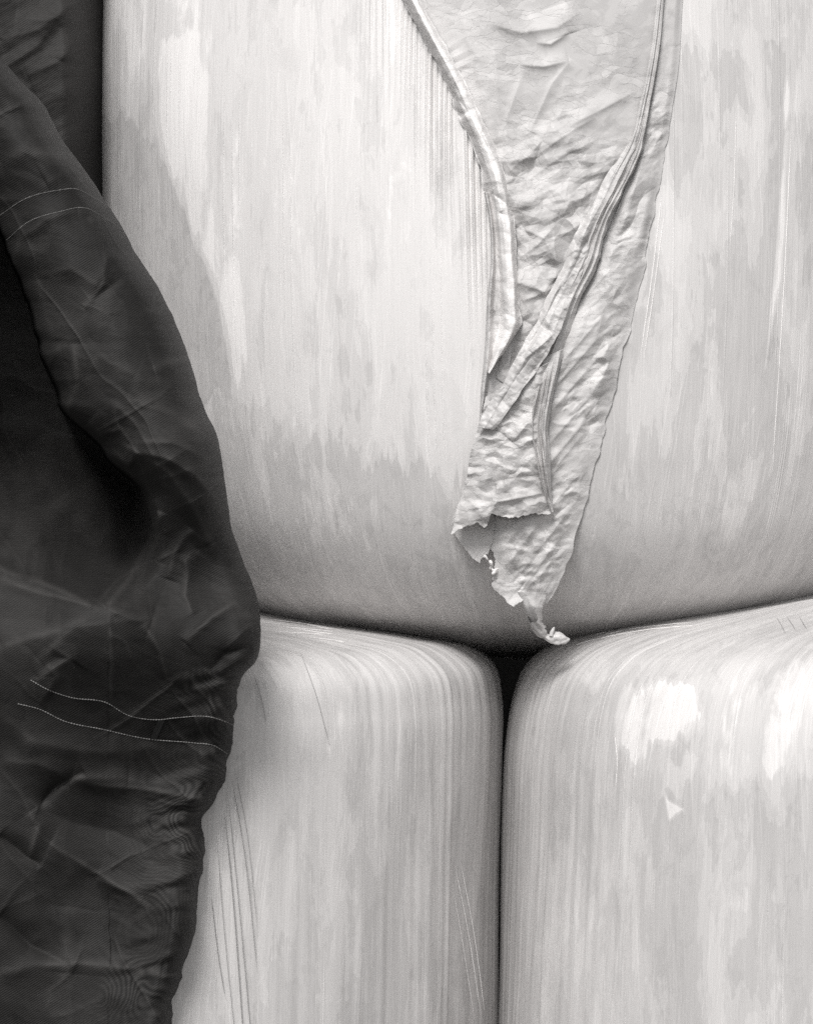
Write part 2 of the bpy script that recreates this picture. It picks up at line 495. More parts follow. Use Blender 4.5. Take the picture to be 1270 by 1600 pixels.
def disp_top(P, px, py, TH, A):
    front = np.cos(TH) > 0
    calm = 1 - .92 * front * smooth(px, 560, 620) * (1 - smooth(px, 1260, 1320))
    d = calm * (.0035 * soft(TH * 4 + 3, A * 3.0, 5) + .0022 * soft(TH * 9, A * 5 + 2, 9))
    # gathered pleats pulled towards the torn strip
    xe = np.interp(py, _se[:, 1], _se[:, 0])
    ye = np.interp(px, _se[:, 0], _se[:, 1])
    q = px + .012 * (py - 100) * 4
    irr = 16 * soft(q / 70, py / 900, 31) + 6 * soft(q / 23, py / 1500, 32)
    ph = (TH * .6 * 1000 + irr * .6) / 7.2 * 2 * math.pi
    w = .5 + .5 * np.sin(ph)
    w = w ** 1.5
    am = smooth(px, 530, 668) * (1 - smooth(px, 745, 775))
    ln = 60 + 210 * (.5 + .5 * soft(TH * 85, 0 * TH + 3.3, 77))
    am = am * smooth(py - ye, -22, 2)
    am = am * (1 - smooth((py - ye), 30, ln + 110)) * np.clip(.65 + .6 * soft(TH * 70, 0 * TH + 1.2, 17), .25, 1.15)
    d = d + front * .0058 * am * w
    # fine gathers on the left flank
    am2 = np.exp(-((px - 255) / 35) ** 2) * smooth(py, 290, 340) * (1 - smooth(py, 400, 425))
    d = d + front * .0013 * am2 * np.sin(TH * .6 * 1000 / 3.6 * 2 * math.pi)
    return d

def disp_low(seed):
    def f(P, px, py, TH, A):
        calm = 1 - .95 * (np.cos(TH) > 0) * np.exp(-(((px - 1052) / 60) ** 2 + ((py - 1260) / 70) ** 2))
        return calm * (.004 * soft(TH * 4 + 3, A * 3.0, seed) + .0022 * soft(TH * 9, A * 5 + 2, seed + 4) + .0007 * soft(TH * 60, A * 3, seed + 8))
    return f

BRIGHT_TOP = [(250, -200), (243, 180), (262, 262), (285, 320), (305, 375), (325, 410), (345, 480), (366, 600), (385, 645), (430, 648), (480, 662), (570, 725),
              (640, 733), (760, 738), (790, 520), (900, 300), (1000, -200)]  # lighter area with the sky's reflection painted in
GLOW_EDGE = [(248, 60), (305, 60), (345, 300), (392, 560), (372, 606), (345, 480), (325, 410), (302, 370), (264, 262), (246, 180)]
GLOW_TOP = [(150, -100), (240, -100), (232, 90), (205, 180), (185, 140), (175, 110), (168, 190), (155, 60)]  # near-white lobes paint the sky glow into the film colour
WEDGE_TOP = [(150, 190), (200, 185), (240, 230), (262, 265), (300, 375), (325, 412), (345, 482), (366, 600), (300, 640), (140, 500)]  # darker wedge: film overlap with the netting's reflection painted in
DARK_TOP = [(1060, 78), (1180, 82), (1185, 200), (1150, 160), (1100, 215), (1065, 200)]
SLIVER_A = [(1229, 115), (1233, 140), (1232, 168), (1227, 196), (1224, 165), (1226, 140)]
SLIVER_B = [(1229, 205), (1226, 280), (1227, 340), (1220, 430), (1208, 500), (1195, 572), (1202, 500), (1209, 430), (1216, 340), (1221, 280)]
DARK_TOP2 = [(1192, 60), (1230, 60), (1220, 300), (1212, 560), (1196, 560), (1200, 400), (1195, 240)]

def feather(px, py, poly, soft_px=10, jag=18, seed=3, TH=None):
    """edge that breaks up in vertical pull streaks"""
    j = jag * (fsoft(px / 9.0, py / 300.0, seed, 3) + .4 * fsoft(px / 22.0, py / 40.0, seed + 9, 3))
    s = poly_sd(px + j * .12, py + j * 2.0, poly)
    return smooth(s, -soft_px, soft_px)

def layer_glow_top(px, py, TH):  # film layers plus painted glow and reflection, darker towards the bottom
    l = -.06 + .30 * feather(px, py, BRIGHT_TOP, 9, 24, 3) + .14 * (1 - smooth(py, 100, 800)) * smooth(px, 800, 1000) + .5 * feather(px, py, GLOW_TOP, 18, 10, 4) + .34 * feather(px, py, GLOW_EDGE, 14, 12, 14)
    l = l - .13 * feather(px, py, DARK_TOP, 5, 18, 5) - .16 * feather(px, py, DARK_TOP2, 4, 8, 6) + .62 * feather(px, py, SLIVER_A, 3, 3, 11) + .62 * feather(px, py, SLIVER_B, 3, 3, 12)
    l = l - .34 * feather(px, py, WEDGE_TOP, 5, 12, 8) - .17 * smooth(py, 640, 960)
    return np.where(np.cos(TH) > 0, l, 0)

RB = [([(1038, 1236), (1043, 1248), (1052, 1257), (1068, 1265), (1056, 1272), (1046, 1282), (1042, 1262)], 3, 2, .9),  # torn nick, its bright glint painted white
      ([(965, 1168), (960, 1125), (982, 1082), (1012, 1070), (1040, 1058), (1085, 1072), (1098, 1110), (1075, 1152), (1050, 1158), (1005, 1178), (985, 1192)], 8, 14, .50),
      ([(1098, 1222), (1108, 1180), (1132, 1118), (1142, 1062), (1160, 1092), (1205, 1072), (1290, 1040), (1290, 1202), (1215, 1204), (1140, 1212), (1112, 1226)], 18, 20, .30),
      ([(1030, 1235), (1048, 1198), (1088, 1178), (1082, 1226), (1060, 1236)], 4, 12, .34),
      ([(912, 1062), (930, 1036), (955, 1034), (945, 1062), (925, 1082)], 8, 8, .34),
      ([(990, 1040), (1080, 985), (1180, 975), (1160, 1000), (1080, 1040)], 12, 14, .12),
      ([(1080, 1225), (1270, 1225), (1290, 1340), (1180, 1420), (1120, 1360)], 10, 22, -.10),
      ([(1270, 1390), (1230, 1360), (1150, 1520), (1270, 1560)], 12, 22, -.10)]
def layer_glint_right(px, py, TH):
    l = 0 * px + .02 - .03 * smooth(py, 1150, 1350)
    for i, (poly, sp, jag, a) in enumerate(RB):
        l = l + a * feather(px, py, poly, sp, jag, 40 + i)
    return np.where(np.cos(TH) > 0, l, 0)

LBP = [([(470, 1060), (720, 1080), (690, 1180), (620, 1150), (560, 1190), (440, 1150)], 10, 22, .10),
       ([(330, 1290), (420, 1240), (420, 1600), (320, 1600)], 10, 26, .08)]
def layer_left(px, py, TH):
    l = 0 * px + .02
    for i, (poly, sp, jag, a) in enumerate(LBP):
        l = l + a * feather(px, py, poly, sp, jag, 60 + i)
    return np.where(np.cos(TH) > 0, l, 0)

def surf_line(bale, pts, r, lift=.0, n=40, mat=1):
    c = curve(pts, n)
    y = bale.hit(c[:, 0], c[:, 1])
    P = world_at(c[:, 0], c[:, 1], y - lift)
    t = np.linspace(0, 1, n)
    return tube(P, r * np.minimum(1, np.minimum(t, 1 - t) * 6 + .12), 6, mat)

# ------------------------------------------------------------------ ground
g = NT('mown_grass_and_soil')
gc = g.n.new('ShaderNodeTexCoord').outputs['Object']
gn = g.noise(gc, 9, 9, 8, .7)
g.link(g.grey(g.math('ADD', .04, g.math('MULTIPLY', gn, .09)), (1, 1, .97)), g.b.inputs['Base Color'])
g.b.inputs['Roughness'].default_value = .95
g.link(g.bump(gn, .03, .8), g.b.inputs['Normal'])
gx = np.linspace(-400, 400, 41); gy = np.linspace(-400, 400, 41)
GX, GY = np.meshgrid(gx, gy)
gnd = build('ground', [dict(P=np.stack([GX, GY, 0 * GX], -1), flip=False)], g.m)
tag(gnd, 'dark mown grass and soil under the stacked bales', 'ground', kind='structure')

# ------------------------------------------------------------------ build the three bales
def make_bale(bale, mats, rows, th, disp, layer_glow, lines, label):
    P, uv, px, py, TH = bale.grid(th, rows, disp)
    # close the seam behind with its own column so that the streak coordinates do not run back across it
    P = np.concatenate([P, P[:, :1]], 1); uv2 = uv[:, :1].copy(); uv2[..., 0] += 2 * math.pi * .6
    uv = np.concatenate([uv, uv2], 1)
    L = layer_glow(px, py, TH); L = np.concatenate([L, L[:, :1] * 0], 1)
    ch = [dict(P=P, uv=uv, attrs={'layer_glow': L}, flip=True)]
    o = build('silage_bale', ch + lines, mats)
    tag(o, label, 'hay bale', 'white wrapped bales stacked on end')
    return o

GRP = 'white wrapped bales stacked on end'
tl = [surf_line(TOP, p, r, 0, 60, m) for p, r, m in [
    ([(421, 640), (434, 730), (447, 820), (465, 905)], .0007, 1), ([(427, 690), (436, 750), (448, 830)], .0005, 1),
    ([(478, 660), (490, 740), (504, 815)], .0005, 1), ([(482, 820), (492, 868), (499, 895)], .0005, 1),
    ([(540, 640), (560, 760), (575, 860)], .0004, 1), ([(512, 690), (522, 760), (530, 800)], .0004, 1),
    ([(430, 600), (446, 700), (466, 800)], .0004, 1), ([(440, 250), (452, 350), (470, 480)], .0004, 1),
    ([(1150, 170), (1146, 300), (1140, 390)], .0004, 1), ([(1236, 200), (1226, 420), (1205, 760)], .0006, 1),
    ([(1034, 300), (1020, 420), (1000, 560)], .0007, 1), ([(1038, 330), (1022, 450), (1006, 560)], .0006, 1)]]
top = make_bale(TOP, [M_top, M_ridge, M_crease_shade], rows_dense(TOP, TOP.z0 + .012, PZ(-40, -.6), .0022), np.r_[[], np.r_[
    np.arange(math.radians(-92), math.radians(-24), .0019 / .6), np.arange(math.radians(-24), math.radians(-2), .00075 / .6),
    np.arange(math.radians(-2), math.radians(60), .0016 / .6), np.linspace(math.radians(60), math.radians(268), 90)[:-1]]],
    disp_top, layer_glow_top, tl, 'white film-wrapped bale on top of the two others, torn film hanging down its front')

ll = [surf_line(LEFT, p, r, 0, 50, m) for p, r, m in [
    ([(338, 1300), (349, 1440), (376, 1700)], .0003, 2), ([(351, 1270), (360, 1360), (386, 1700)], .00055, 2),
    ([(356, 1240), (368, 1360), (398, 1680)], .0004, 2), ([(362, 1215), (380, 1320), (402, 1520)], .0004, 2),
    ([(367, 1200), (384, 1290), (402, 1450)], .0003, 2), ([(396, 1052), (408, 1090), (416, 1130)], .0003, 2),
    ([(470, 1020), (492, 1080), (515, 1165)], .0003, 2), ([(645, 1105), (667, 1160), (690, 1250)], .0004, 2),
    ([(605, 1255), (613, 1320)], .0004, 2), ([(330, 1400), (342, 1500), (352, 1560)], .0004, 2),
    ([(710, 1350), (730, 1450), (752, 1590)], .0005, 1), ([(706, 1380), (722, 1470), (742, 1600)], .0003, 1),
    ([(718, 1340), (742, 1470), (758, 1590)], .0005, 1)]]
rs = np.random.RandomState(3)
for k in range(13):   # pull lines fanning over the shoulder
    a = k / 12
    p0 = np.array([412 + 150 * a + rs.uniform(-8, 8), 962 + 22 * a + rs.uniform(0, 6) + 9 * (k % 3)])
    p3 = np.array([660 + 120 * a, 1035 + 55 * a + rs.uniform(-12, 22)])
    ll.append(surf_line(LEFT, [p0, p0 * .62 + p3 * .38 + [14, -9], p0 * .25 + p3 * .75 + [8, -9], p3], rs.uniform(.0003, .0007), 0, 40, 1))
left = make_bale(LEFT, [M_left, M_ridge, M_crease_shade], rows_dense(LEFT, .5, LEFT.z1 - .004, .003), angles(-5, 100, .0022), disp_low(21), layer_left, ll,
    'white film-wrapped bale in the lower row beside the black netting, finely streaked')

rl = [surf_line(RIGHT, p, r, 0, 50, m) for p, r, m in [
    ([(1130, 1330), (1120, 1450), (1106, 1600)], .0010, 1), ([(1134, 1330), (1124, 1450), (1110, 1600)], .0006, 2),
    ([(880, 1004), (960, 978), (1060, 962)], .0007, 1), ([(900, 1003), (980, 984), (1080, 972)], .0006, 1), ([(925, 1000), (1010, 984), (1100, 976)], .0005, 1),
    ([(870, 1012), (930, 992), (1010, 976)], .0006, 1), ([(850, 1030), (900, 1008), (990, 985)], .0005, 1),
    ([(960, 1145), (964, 1190), (962, 1230)], .0004, 1),
    ([(1185, 946), (1210, 962), (1228, 990)], .00022, 2), ([(1200, 944), (1225, 960), (1244, 985)], .00022, 2), ([(1218, 942), (1240, 955), (1262, 985)], .00022, 2)]]
right = make_bale(RIGHT, [M_right, M_ridge, M_crease_shade], rows_dense(RIGHT, .5, RIGHT.z1 - .004, .0028), angles(-98, 5, .0022), disp_low(33), layer_glint_right, rl,
    'lower white film-wrapped bale with glossy bright patches and a small torn nick, its glint painted white')

# ------------------------------------------------------------------ loose film: ribbons laid over the top bale
def strip_y(px, py):
    """the film hangs against the flank and drops plumb where the bale curves under"""
    e = py - .8 * 25 * np.logaddexp(0, (py - 860) / 25)
    return TOP.hit(px, e)

def ribbon(L, R, nt, ns, h, yfun=strip_y, edit=None, uvoff=(0, 0), mask=None, mat=0):
    L = np.array(L, float); R = np.array(R, float)
    C = (L + R) / 2
    d = np.r_[0, np.cumsum(np.linalg.norm(np.diff(C, axis=0), axis=1))]; d /= d[-1]
    q = np.linspace(0, 1, nt)
    l = resample(L, d, q); r = resample(R, d, q)
    s = np.linspace(0, 1, ns)[None, :]; t = q[:, None]
    px = l[:, :1] * (1 - s) + r[:, :1] * s; py = l[:, 1:] * (1 - s) + r[:, 1:] * s
    S = s + 0 * px; T = t + 0 * px
    if edit: px, py = edit(px, py, S, T)
    y = yfun(px, py) - h(px, py, S, T)
    P = world_at(px, py, y)
    c = dict(P=P, uv=np.stack([px / 1330 + uvoff[0], -py / 1330 + uvoff[1]], -1), mat=mat)
    if mask is not None:
        m = mask(px, py, S, T); c['mask'] = m[:-1, :-1]
    return c

def pleats(S, T, n, seed, a, wmin=.05, wmax=.13, t0=-.2, t1=1.2, lo=.05, hi=.95):
    """irregular pleats running along a gathered band: each starts, wanders and fades on its own"""
    r = np.random.RandomState(seed); out = 0
    for k in range(n):
        c0 = lo + (hi - lo) * (k + .5 + r.uniform(-.35, .35)) / n
        c = c0 + .10 * fsoft(T * r.uniform(2, 5) + 7 * k, 0 * T + seed, seed + k, 2) + r.uniform(-.12, .12) * (T - .5)
        w = r.uniform(wmin, wmax) * (1 + .4 * fsoft(T * 6, 0 * T + k, seed + 40 + k, 2))
        b, e = r.uniform(t0, .35), r.uniform(.6, t1)
        win = smooth(T, b, b + .16) * (1 - smooth(T, e - .16, e))
        q = (S - c) / w
        f1, f2 = (r.uniform(1.0, 1.3), r.uniform(1.0, 2.0))
        q = np.where(q > 0, q * f1, -q * f2)
        out = out + a * r.uniform(.5, 1.15) * win * np.clip(1 - q, 0, 1)
    return out

def hem_in(S, w=.06):
    return smooth(np.minimum(S, 1 - S), 0, w)

torn = empty('torn_film', (.12, -.62, PZ(400, -.62)))
tag(torn, 'crinkled strip of torn white film hanging in a V down the upper bale', 'plastic film')
bpy.context.view_layer.update()

def piece(name, chunks, mat, label=None, thick=.0004):
    o = build(name, chunks if isinstance(chunks, list) else [chunks], mat)
    adopt(o, torn)
    if thick:
        md = o.modifiers.new('thickness', 'SOLIDIFY'); md.thickness = thick; md.offset = 0
    if label: o['label'] = label
    return o

def h_panel(px, py, S, T):
    k = smooth(py, 60, 300)
    fold = 0
    for pts, w, a in [([(765, 36), (815, 50), (870, 42), (905, 18)], 16, .0045), ([(838, 66), (860, 68), (888, 50)], 10, .004), ([(812, 100), (850, 103), (888, 94)], 13, .005),
                      ([(893, 92), (862, 130), (828, 205)], 9, .0025), ([(895, 50), (880, 5)], 22, .004), ([(772, 70), (780, 195)], 8, .0016), ([(818, 108), (790, 190)], 8, .0022),
                      ([(890, 195), (950, 165), (995, 140)], 12, .003), ([(820, 255), (880, 212), (930, 182)], 11, .003), ([(800, 300), (850, 262), (905, 225)], 12, .003),
                      ([(870, 330), (925, 300), (955, 262)], 12, .003), ([(802, 350), (850, 372), (880, 430)], 9, .003), ([(812, 402), (842, 380), (868, 350)], 9, .003),
                      ([(806, 440), (850, 455), (872, 425)], 12, .005), ([(815, 470), (838, 462), (862, 450)], 9, .004), ([(720, 20), (750, 130), (780, 230)], 18, .003)]:
        fold = fold + stroke(px, py, pts, w, a)
    chevron = .0020 * np.abs(((px * .5 + py * .86 + 4 * fsoft(px / 20, py / 20, 4, 2)) / 9.0) % 2 - 1) * np.exp(-(((px - 705) / 34) ** 2 + ((py - 98) / 30) ** 2))
    busy = .35 + .95 * smooth(fsoft(px / 95, py / 95, 23, 2), -.3, .35)
    c = crumple(px, py, 60, 3, -42, 1.7, 2, .5, .35)
    c2 = busy * crumple(px, py, 27, 8, 50, 1.5, 2, .5, .45)
    c3 = busy * crumple(px, py, 22, 9, -35, 2.2, 2, .5, .4)
    pit = .009 * np.exp(-(((px - 812) / 16) ** 2 + ((py - 545) / 40) ** 2))
    return .010 - pit + (.0008 + .0040 * k) * c + (.0003 + .0062 * k) * c2 + .0056 * k * c3 + fold + chevron
piece('film_panel', ribbon(
    [(610, -60), (642, 0), (680, 75), (722, 165), (760, 230), (778, 290), (784, 370), (790, 440), (795, 500), (775, 590)],
    [(1050, -60), (1035, 0), (1022, 90), (996, 210), (960, 290), (925, 360), (890, 430), (870, 480), (850, 530), (800, 610)], 700, 430, h_panel), M_tornc)

def h_side(px, py, S, T):
    k = smooth(py, 20, 330)
    busy = .35 + .85 * smooth(fsoft(px / 70, py / 70, 24, 2), -.3, .35)
    c = crumple(px, py, 44, 13, -40, 2.3, 2, .5, .4)
    c2 = busy * crumple(px, py, 15, 28, -45, 1.8, 2, .6, .5)
    c3 = crumple(px, py, 26, 33, -30, 1.5, 1, .6)
    low = smooth(py, 760, 900)
    rib = low * .0025 * crumple(px, py, 15, 41, -52, 5, 2, .4)
    e = hem_in(S, .3)
    lines = 0
    for y0 in (430, 470, 520, 560, 610, 650, 690, 730, 780, 830, 870):
        a = 28 * fsoft(np.array(y0 / 37.), np.array(.5), 3, 2)
        lines = lines + stroke(px, py, [(862 - (y0 - 430) * .12, y0 + 62 + a), (905 - (y0 - 430) * .15, y0 + 20 + a), (960 - (y0 - 430) * .17, y0 - 40 + a)], 9, .0035)
    return .0022 + (.008 - .004 * smooth(px, 930, 1000) * (1 - smooth(py, 250, 420))) * e + (.25 + .75 * e) * ((.0010 + .0050 * k) * c + (.0004 + .0052 * k) * c2 + .0046 * k * c3 + lines * k) + rib + .005 * low
def ed_side(px, py, S, T):
    e = smooth(T, .90, 1.0)
    tip = np.interp(S, [0, .1, .38, .5, .62, .8, .92, 1], [0, 8, 22, 12, 2, 2, 6, 0])
    jag = 3.0 * fsoft(S * 22, 0 * S, 5, 3)
    wob = smooth(py, 120, 300) * 5 * fsoft(py / 26, 0 * py + 4, 71, 3) * S ** 4
    wl = smooth(py, 820, 840) * 6 * fsoft(py / 9, 0 * py + 2, 91, 3) * (1 - S) ** 6
    return px + wob + wl, py + e * (tip + jag)
piece('side_panel', ribbon(
    [(1030, -60), (1028, 0), (1020, 90), (1004, 200), (978, 290), (945, 370), (905, 450), (862, 540), (828, 620), (812, 700), (798, 790), (768, 812), (768, 850), (774, 885), (770, 916)],
    [(1072, -60), (1066, 0), (1060, 100), (1044, 200), (1028, 300), (1006, 420), (986, 500), (961, 600), (941, 690), (919, 770), (907, 815), (897, 845), (888, 880), (875, 912), (851, 944)],
    680, 190, h_side, edit=ed_side), M_torn)

def h_under(px, py, S, T):
    return .005 + .004 * T + .0022 * crumple(px, py, 13, 51, -55, 4, 3, .4)
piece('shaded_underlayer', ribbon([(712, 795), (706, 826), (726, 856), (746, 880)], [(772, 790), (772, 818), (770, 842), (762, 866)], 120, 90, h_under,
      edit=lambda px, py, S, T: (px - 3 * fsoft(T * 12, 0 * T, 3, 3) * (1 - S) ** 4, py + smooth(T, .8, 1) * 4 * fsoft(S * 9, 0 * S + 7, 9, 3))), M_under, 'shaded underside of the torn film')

def h_flap(px, py, S, T):
    c = crumple(px, py, 36, 61, -58, 2.0, 2, .5, .4); c2 = crumple(px, py, 19, 66, -20, 1.7, 2, .5, .45)
    hollow = np.exp(-(((px - 800) / 22) ** 2 + ((py - 640) / 26) ** 2))
    fold = 0
    for pts, w, a in [([(757, 812), (775, 785), (810, 778), (850, 770)], 6, .006), ([(752, 812), (748, 795), (730, 780)], 6, .005), ([(800, 690), (815, 672), (828, 655)], 8, .007),
                      ([(772, 720), (778, 780)], 4, .003), ([(784, 690), (790, 770)], 4, .003)]:
        fold = fold + stroke(px, py, pts, w * 1.5, a)
    return .020 + .008 * hem_in(S, .2) + .0055 * c + .0042 * c2 + .0024 * crumple(px, py, 11, 68, 40, 1.3, 1, .6) - .010 * hollow + fold + .006 * smooth(T, .75, 1) * (1 - S)
def ed_flap(px, py, S, T):
    e = smooth(T, .86, 1.0)
    tip = np.interp(S, [0, .05, .26, .33, .36, .40, .5, .66, .8, .92, 1], [2, -2, -9, 2, 0, -19, -9, -2, -3, 2, 3])
    return px + 2.5 * fsoft(py / 22, 0 * py, 15, 3) * (1 - S) ** 4, py + e * (tip + 2.2 * fsoft(S * 30, 0 * S, 5, 3))
piece('lower_flap', ribbon([(758, 620), (748, 660), (735, 712), (727, 748), (716, 788), (703, 834)], [(868, 560), (850, 620), (852, 690), (856, 745), (860, 775), (863, 799)], 330, 210, h_flap, edit=ed_flap), M_torn)

def h_gather(px, py, S, T):
    am = smooth(T, .0, .2) * (1 - .4 * smooth(T, .8, 1))
    return (.022 + am * (pleats(S, T, 4, 301, .011, .13, .24, -.4, 1.6) + pleats(S, T, 3, 331, .003, .07, .12)) - .004 * smooth(np.abs(S - .5), .35, .5)
            + .0022 * crumple(px, py, 20, 81, 80, 2.6, 3))
piece('gathered_pleats', ribbon([(846, 560), (836, 600), (829, 640), (828, 670), (834, 710), (842, 750), (852, 780), (860, 800)],
                               [(880, 545), (868, 600), (860, 640), (856, 672), (859, 712), (860, 750), (862, 780), (865, 801)], 260, 110, h_gather), M_torn)

wob_e = lambda px, py, S, T: (px + smooth(py, 60, 300) * 4.0 * fsoft(py / 26, 2 * S, 141, 3) * np.abs(2 * S - 1), py)
def h_gath(px, py, S, T):
    w = smooth(py, 20, 420)
    return (.011 + .003 * np.sqrt(np.clip(1 - (2 * S - 1) ** 2, 0, 1)) + pleats(S, T, 4, 207, .0024 + .0036 * w, .12, .26, -.4, 1.6) + pleats(S, T, 3, 237, .002, .06, .12)
            + (.0004 + .0052 * w) * crumple(px, py, 22, 97, -62, 2.6, 2, .6, .45))
piece('pleated_underfold', ribbon(
    [(1036, -60), (1028, 0), (1020, 70), (1004, 160), (990, 215), (956, 288), (932, 332), (916, 368), (900, 410), (880, 458), (858, 512), (842, 560)],
    [(1044, -60), (1037, 0), (1031, 70), (1016, 160), (1006, 215), (986, 275), (960, 325), (946, 365), (936, 408), (908, 462), (893, 505), (866, 578)],
    560, 110, h_gath, edit=wob_e), M_torn)

def h_twist(px, py, S, T):
    w = smooth(py, 60, 420)
    lift = .012 * smooth(py, 440, 560)
    pk = .42 + .25 * fsoft(T * 6, 0 * T + 5, 218, 2)
    tent = np.where(S < pk, S / pk, 1 - .35 * (S - pk) / (1 - pk))
    crs = 0
    for pts, ww, a in [([(935, 300), (918, 350), (890, 400)], 7, .004), ([(930, 345), (905, 400), (880, 450)], 6, -.004), ([(898, 395), (870, 450), (840, 520)], 7, .004), ([(880, 440), (850, 500), (815, 560)], 5, -.004),
                       ([(868, 480), (840, 530), (790, 600)], 7, .004), ([(842, 505), (860, 520), (868, 530)], 5, -.004), ([(838, 545), (800, 600), (768, 650)], 6, -.0035), ([(820, 560), (845, 540), (866, 520)], 5, .003),
                       ([(1000, 180), (975, 240), (950, 290)], 4, -.003), ([(896, 372), (905, 392), (912, 400)], 5, -.003)]:
        crs = crs + stroke(px, py, pts, ww, a)
    return (.014 + lift + (.003 + .0045 * w) * np.clip(tent, 0, 1) ** .7 + crs + pleats(S, T, 3, 257, .0012 + .0012 * w, .15, .3, -.4, .5)
            + (.0004 + .0058 * w) * crumple(px, py, 25, 98, -60, 2.4, 2, .6, .5) + .0026 * w * crumple(px, py, 12, 99, 10, 1.4, 2))
piece('twisted_fold', ribbon(
    [(1035, -60), (1026, 0), (1018, 70), (1000, 160), (985, 215), (942, 285), (920, 329), (896, 371), (880, 412), (856, 462), (828, 520), (795, 580), (764, 634), (747, 668)],
    [(1040, -60), (1032, 0), (1024, 70), (1008, 160), (995, 215), (966, 285), (943, 332), (928, 368), (914, 410), (896, 458), (876, 510), (850, 560), (814, 612), (773, 672)],
    640, 130, h_twist, edit=wob_e), M_torn)

def h_uroll(px, py, S, T):
    return .010 + .010 * np.exp(-((S - .12) / .12) ** 2) + .0024 * crumple(px, py, 14, 105, 75, 1.8, 3)
piece('folded_margin', ribbon([(756, 300), (763, 335), (767, 400), (761, 470), (757, 550), (752, 605), (749, 662)], [(782, 300), (786, 335), (790, 400), (796, 480), (800, 545), (788, 598), (757, 660)], 260, 70, h_uroll), M_torn)

def h_roll(px, py, S, T):
    pk = .68 + .14 * fsoft(T * 5, 0 * T + 3, 118, 2)
    tent = np.where(S < pk, S / pk, (1 - S) / (1 - pk))
    prof = .019 * smooth(tent, 0, .8)
    crs = 0
    for pts, w, a in [([(690, 118), (712, 150), (735, 178)], 8, -.004), ([(722, 128), (745, 180), (772, 250)], 7, .004), ([(705, 185), (738, 172), (748, 178)], 7, -.004), ([(752, 205), (766, 208), (780, 240)], 7, -.004),
                      ([(780, 255), (778, 330), (785, 420), (790, 500)], 9, .005), ([(768, 300), (790, 318), (800, 330)], 6, -.005), ([(782, 330), (790, 345), (795, 350)], 5, -.004), ([(772, 420), (780, 470), (778, 540)], 7, -.004),
                      ([(795, 330), (802, 400), (806, 470)], 5, .003), ([(770, 500), (790, 490), (806, 500)], 7, -.003), ([(660, 20), (690, 75), (720, 125)], 8, .003)]:
        crs = crs + stroke(px, py, pts, w, a)
    return .005 + .006 * smooth(S, 0, .3) + prof + crs + pleats(S, T, 3, 401, .0022, .12, .25, lo=.15, hi=.9) + .0050 * crumple(px, py, 38, 111, 66, 2.6, 2, .5, .4) + .0022 * crumple(px, py, 17, 115, 10, 1.6, 2)
piece('rolled_edge', ribbon(
    [(600, -60), (629, 0), (661, 60), (690, 118), (716, 178), (746, 252), (763, 325), (771, 385), (775, 450), (770, 520), (762, 582)],
    [(625, -60), (657, 0), (690, 62), (718, 110), (750, 180), (785, 255), (802, 335), (806, 390), (811, 455), (812, 510), (764, 584)],
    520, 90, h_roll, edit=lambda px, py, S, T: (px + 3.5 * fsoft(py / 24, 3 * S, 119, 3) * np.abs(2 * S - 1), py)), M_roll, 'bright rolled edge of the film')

# knotted tail
def tail_y(px, py):
    return strip_y(px, py) + .03 * smooth(py, 945, 1000)
def h_tail(px, py, S, T):
    return .012 + .010 * np.sqrt(np.clip(1 - (2 * S - 1) ** 2, 0, 1)) + .0028 * np.abs(((S * 3.2 + .3 * np.sin(T * 5)) % 2) - 1) + .0012 * crumple(px, py, 9, 121, 80, 2, 2)
tailc = ribbon([(808, 925), (816, 942), (825, 962), (834, 978), (842, 990)], [(856, 925), (851, 945), (847, 962), (846, 972), (853, 980)], 110, 50, h_tail, yfun=tail_y, mat=0,
               edit=lambda px, py, S, T: (px + 3 * fsoft(T * 14, 0 * T, 8, 2) * S ** 5, py))
kp = curve([(833, 966), (840, 980), (850, 992), (856, 996), (862, 997), (868, 998), (876, 999), (884, 1000), (890, 999)], 60)
kr = np.interp(np.linspace(0, 1, 60), [0, .2, .38, .46, .52, .6, .75, .9, 1], [10, 9.5, 8, 5, 6, 9.5, 11, 7, 1.5]) / 1330
ky = tail_y(kp[:, 0], kp[:, 1]) - .020
kP = world_at(kp[:, 0], kp[:, 1], ky)
kc = tube(kP, kr, 40)
ctr = kP[:, None]; v = kc['P'] - ctr
th = np.linspace(0, 2 * math.pi, 40, endpoint=False)[None]; al = np.linspace(0, 1, 60)[:, None]
kc['P'] = ctr + v * (1 + .20 * np.abs(((th * 5 / 3.1416 + al * 3) % 2) - 1) - .1 + .16 * facet(th * 2, al * 10, 7))[..., None]
nub = tube(world_at(np.array([861., 862, 864, 866]), np.array([994., 988, 984, 980]), np.full(4, ky[30]) - .006), np.array([4, 3.5, 3, 1]) / 1330, 10)
piece('knotted_tail', [tailc, kc, nub], M_torn, thick=0)

def strand(pts, r, seed):
    c = curve(pts, 40); w = np.linspace(0, 1, 40)
    c = c + 2.2 * np.stack([fsoft(w * 9, 0 * w, seed, 2), fsoft(w * 9, 0 * w + 5, seed + 3, 2)], -1)
    return tube(world_at(c[:, 0], c[:, 1], strip_y(c[:, 0], c[:, 1]) - .010 - .003 * np.sin(w * 9)), r * (1 + .5 * np.sin(w * 17)), 8)
piece('loose_strand', [strand([(755, 869), (762, 874), (768, 882), (770, 890), (777, 888)], .0012, 3), strand([(766, 878), (768, 888), (772, 892), (770, 897)], .0016, 6)], M_roll, thick=0)

